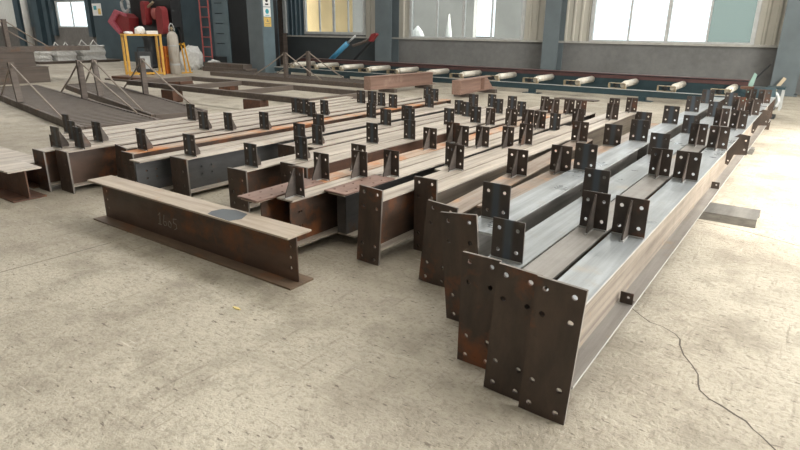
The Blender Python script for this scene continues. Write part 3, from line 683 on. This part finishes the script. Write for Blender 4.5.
for nm, xa, xb, za, zb, n, gl in WIN:
    o = clad(xa-.05, xb+.05, zb+.05, 6.2).build('wall_back_cladding', 'cladding'); struct(o)
    if za > 1.25: struct(MB().box(xa-.05, xb+.05, YW, YW+.1, 1.22, za-.05).build('wall_back_infill', 'plaster'))
    f = MB().box(xa-.05, xb+.05, YW-.03, YW+.07, za-.05 if za > 1.25 else 1.2205, za+.05).box(xa-.05, xb+.05, YW-.03, YW+.07, zb-.05, zb+.05).box(xa-.05, xa+.05, YW-.03, YW+.07, za+.05, zb-.05).box(xb-.05, xb+.05, YW-.03, YW+.07, za+.05, zb-.05)
    w = struct(f.build(nm, 'frame_grey'))
    st = (xb-xa-.1)/n
    for k in range(1, n): MB().box(xa+.05+k*st-(.05 if k == n//2 else .025), xa+.05+k*st+(.05 if k == n//2 else .025), YW-.01, YW+.05, za+.05, zb-.05).build('mullion', 'frame_grey', w)
    for k in range(n): MB().box(xa+.05+k*st, xa+.05+(k+1)*st, YW+.02, YW+.026, za+.05, zb-.05).build('pane', gl[k], w)
# left stretch of the wall
struct(clad(-52, -44.2, 1.38, 6.2, 'cladding_white').build('wall_back_cladding', 'cladding_white'))
struct(MB().box(-44.2, -38.9, YW, YW+.1, 1.38, 6.2).box(-35.2, -35.0, YW, YW+.1, 1.38, 6.2).box(-38.9, -35.2, YW, YW+.1, 2.9, 6.2).build('wall_back_panel', 'blue_light'))
w4 = struct(MB().box(-38.9, -35.2, YW-.03, YW+.07, 1.38, 1.46).box(-38.9, -35.2, YW-.03, YW+.07, 2.82, 2.9).box(-38.9, -38.8, YW-.03, YW+.07, 1.46, 2.82).box(-35.3, -35.2, YW-.03, YW+.07, 1.46, 2.82).build('window_4', 'frame_grey'))
MB().box(-37.1, -37.04, YW-.01, YW+.05, 1.46, 2.82).build('mullion', 'frame_grey', w4)
MB().box(-38.8, -35.3, YW+.02, YW+.026, 1.46, 2.82).build('pane', 'glass', w4)
struct(MB().box(-43.9, -43.2, YW-.3, YW, 0, 6.2).box(-41.3, -40.5, YW-.35, YW, 0, 6.2).box(-40.2, -39.7, YW-.2, YW, 0, 6.2).box(-39.35, -39.0, YW-.2, YW, .9, 6.2).box(-35.1, -34.7, YW-.2, YW, .9, 6.2).build('trim_2', 'blue_panel'))
pp = struct(MB().tube([(-42.2, YW-.35, 0), (-42.2, YW-.35, 6.2)], .2, 12).build('trim_3', 'paper', None, True))
# steel columns
def column(nm, x0, x1, y0, y1):
    o = MB().box(x0, x1, y0, y0+.03, 0, 6.2).box(x0, x1, y1-.03, y1, 0, 6.2).box((x0+x1)/2-.02, (x0+x1)/2+.02, y0+.03, y1-.03, 0, 6.2).box(x0-.06, x1+.06, y0-.06, y1, 0, .03).build(nm, 'column_blue')
    return struct(o)
column('trim_4', -13.95, -13.2, 18.0, 18.49)
column('trim_5', -7.35, -6.85, 18.0, 18.49)
column('trim_6', -1.08, -.52, 17.95, 18.49)
bc = struct(MB().box(-16.5, -15.79, 14.15, 14.7, 0, 6.2).build('trim_7', 'column_blue'))
struct(MB().box(-15.788, -15.772, 14.17, 14.68, 0, 6.2).build('column_lit_side', 'blue_light'))  # lighter sheet, paints the brighter lit side onto the column
struct(MB().box(-19.95, -19.1, YW-.25, YW-.01, 0, 6.2).build('door_1', 'rack_steel'))
struct(MB().box(-19.0, -18.85, YW-.3, YW-.2, 1.3, 6.2).build('trim_9', 'frame_grey'))
# notices on the blue column
for i, (za, zb, bg, fg, lb) in enumerate([(2.18, 2.5, 'paper', 'black', 'top white notice with black picture on the near blue column'),
                                           (1.86, 2.16, 'paper', 'signblue', 'white notice with round blue-green symbol in the middle of the near blue column'),
                                           (1.54, 1.84, 'signyellow', 'bearing', 'yellow notice with warning triangle, lowest on the near blue column')]):
    s_ = thing('safety_notice', lb, 'sign', (-15.7735, 14.36, za), 0, 'notices on the blue column')
    MB().box(0, .006, -.13, .19, 0, zb-za).build('sheet', bg, s_)
    if i == 2: MB().prism([(-.03, .15), (.09, .15), (.03, .26)], 'x', .006, .009).box(.006, .009, -.08, .14, .09, .11).box(.006, .009, -.06, .12, .04, .06).build('symbol', fg, s_)
    elif i == 1: MB().prism(circle(.03, .17, .08, 18), 'x', .006, .009).box(.006, .009, -.06, .12, .03, .05).build('symbol', fg, s_)
    else: MB().prism(circle(.03, .2, .06, 14), 'x', .006, .009).box(.006, .009, -.04, .1, .05, .1).build('symbol', fg, s_)
s_ = thing('safety_notice', 'white notice with blue edge on the right blue column', 'sign', (-.62, 17.9385, 1.75), 0)
MB().box(-.1, .1, 0, .012, 0, .7).build('sheet', 'paper', s_); MB().box(-.08, .08, -.004, 0, .1, .3).build('blue_field', 'signblue', s_)
# blue pole and red-tipped dark arm leaning by window 2
t = thing('hydraulic_pole', 'bright blue slanted cylinder pole before the beige window', 'pole', (-14.5, 16.0, 0))
MB().tube([(-.1, 0, .3), (.9, .0, 1.03)], .085, 12).build('barrel', 'sky_blue', t, True)
MB().tube([(.9, .0, 1.03), (1.25, .0, 1.28)], .035, 8).build('piston_rod', 'frame_grey', t, True)
MB().box(-.35, .15, -.2, .2, 0, .28).build('base', 'dark', t)
t = thing('jib_arm', 'dark slanted arm with red tip leaning right of the blue pole', 'arm', (-13.4, 16.1, 0))
MB().tube([(.1, 0, .07), (.0, 0, .5), (.75, 0, 1.12)], .06, 8).build('arm', 'dark', t)
MB().tube([(-.05, 0, .95), (.35, 0, 1.05), (.75, 0, 1.2)], .05, 8).build('upper_arm', 'rack_steel', t)
MB().box(-.2, .4, -.2, .2, 0, .07).build('base', 'dark', t)
MB().prism([(.72, 1.12), (.8, 1.1), (1.02, 1.33), (.98, 1.38), (.82, 1.34), (.75, 1.25)], 'y', -.08, .08).build('red_tip', 'red', t)
# remaining shell, outside the picture
struct(MB().box(-52.25, -52, -9, 18.75, 0, 6.2).build('wall_left', 'plaster'))
struct(MB().box(-52, 9, -9.25, -9, 0, 6.2).build('wall_front', 'plaster'))
struct(MB().box(9, 9.25, -9, 2.4, 0, 6.2).box(9, 9.25, 9.2, 18.75, 0, 6.2).box(9, 9.25, 2.4, 9.2, 5.2, 6.2).build('wall_right', 'plaster'))
sky = [(-2.5, -1.1), (5.6, 7.6), (13.2, 14.8)]
m = MB(); y = -9.25
for a, c in sky:
    m.box(-52.25, 9.25, y, a, 6.2, 6.3); y = c
m.box(-52.25, 9.25, y, 18.75, 6.2, 6.3)
struct(m.build('ceiling', 'cladding_white'))
for k, (a, c) in enumerate(sky): struct(MB().box(-52.25, 9.25, a, c, 6.28, 6.3).build('window_%d' % (k+5), 'skylight_sheet'))
# neighbouring buildings seen through the panes
M['far_beige'] = plain('far_beige', (.66, .5, .28), .9, 0, .1, .8); M['far_grey'] = plain('far_grey', (.17, .17, .165), .9, 0, .2, .5)
struct(MB().box(-30, -19.4, 24.0, 24.2, 0, 6).build('outside_wall_beige', 'far_beige'))
struct(MB().box(-19.2, -12.55, 23, 23.3, 0, 7).box(-11.55, -8.4, 23, 23.3, 0, 7).box(-13.2, -11.0, 23.3, 23.5, 0, 1.25).build('outside_wall_grey', 'far_grey'))
tp = MB().lathe([(.30, 0), (.22, .5), (.12, 1.5), (.02, 2.15)], 10).build('tarp_pile', 'paper'); tp.location = (-12.56, 21.0, -.05); tag(tp, 'white pointed pile outside, seen through the second pane of the dark window', 'pile', 'white piles outside')
tp = MB().lathe([(.6, 0), (.45, .9), (.2, 1.5), (.03, 1.7)], 10).build('tarp_pile', 'paper'); tp.location = (-14.05, 21.0, -.05); tag(tp, 'white pile outside at the lower left corner of the dark window', 'pile', 'white piles outside')
struct(MB().box(-30, 10, 18.75, 60, -.2, -.05).build('outside_ground', 'cladding_white'))

# ------------------------------------------------------------------ light
w = bpy.data.worlds.new('World'); S.world = w; w.use_nodes = True
bg = w.node_tree.nodes['Background']; bg.inputs[0].default_value = (.92, .96, 1, 1); bg.inputs[1].default_value = 1.9
def area(name, loc, rot, sx, sy, power, col):
    d = bpy.data.lights.new(name, 'AREA'); d.shape = 'RECTANGLE'; d.size = sx; d.size_y = sy; d.energy = power; d.color = col
    o = bpy.data.objects.new(name, d); COL.objects.link(o); o.location = loc; o.rotation_euler = rot; return o
area('skylight_1', (-14, -1.8, 6.25), (0, 0, 0), 44, 1.4, 200, (1, .98, .95))
area('skylight_2', (-25, 6.6, 6.25), (0, 0, 0), 50, 2.0, 1320, (1, .98, .95))
area('right_floor_fill', (2.8, 6.6, 6.25), (0, 0, 0), 5, 2.0, 350, (1, .98, .95))  # extra unseen lamp, added to brighten the floor at the right
area('skylight_4', (-22, 14.0, 6.25), (0, 0, 0), 58, 1.6, 1150, (1, .98, .95))
area('door_daylight', (8.95, 5.8, 2.6), (0, PI/2, 0), 5.0, 6.6, 2200, (1, .98, .94))
sd = bpy.data.lights.new('sun', 'SUN'); sd.energy = 18.0; sd.angle = math.radians(7); sd.color = (1, .95, .86)
so = bpy.data.objects.new('sun', sd); COL.objects.link(so)
el = math.radians(26.5); hd = Vector((-1, .28, 0)).normalized()
dv = Vector((hd.x*math.cos(el), hd.y*math.cos(el), -math.sin(el)))
so.rotation_euler = dv.to_track_quat('-Z', 'Y').to_euler(); so.location = (20, 0, 12)

# ------------------------------------------------------------------ camera
cam = bpy.data.cameras.new('Camera'); co = bpy.data.objects.new('Camera', cam); COL.objects.link(co)
cam.sensor_width = 36; cam.lens = 579 / 800 * 36; cam.clip_end = 200; cam.clip_start = .05
p, yw, rl = math.radians(18.66), math.radians(35.22), math.radians(.674)
fwd = Vector((-math.sin(yw)*math.cos(p), math.cos(yw)*math.cos(p), -math.sin(p)))
right = Vector((math.cos(yw), math.sin(yw), 0)); up = right.cross(fwd)
r2 = right*math.cos(rl) + up*math.sin(rl); u2 = -right*math.sin(rl) + up*math.cos(rl)
mw = Matrix((r2, u2, -fwd)).transposed().to_4x4(); mw.translation = (0, 0, 1.5)
co.matrix_world = mw
S.camera = co
vs = S.view_settings
S.display_settings.display_device = 'sRGB'
vs.view_transform = 'Standard'; vs.look = 'None'; vs.gamma = 1; vs.use_curve_mapping = False
vs.exposure = 0.0
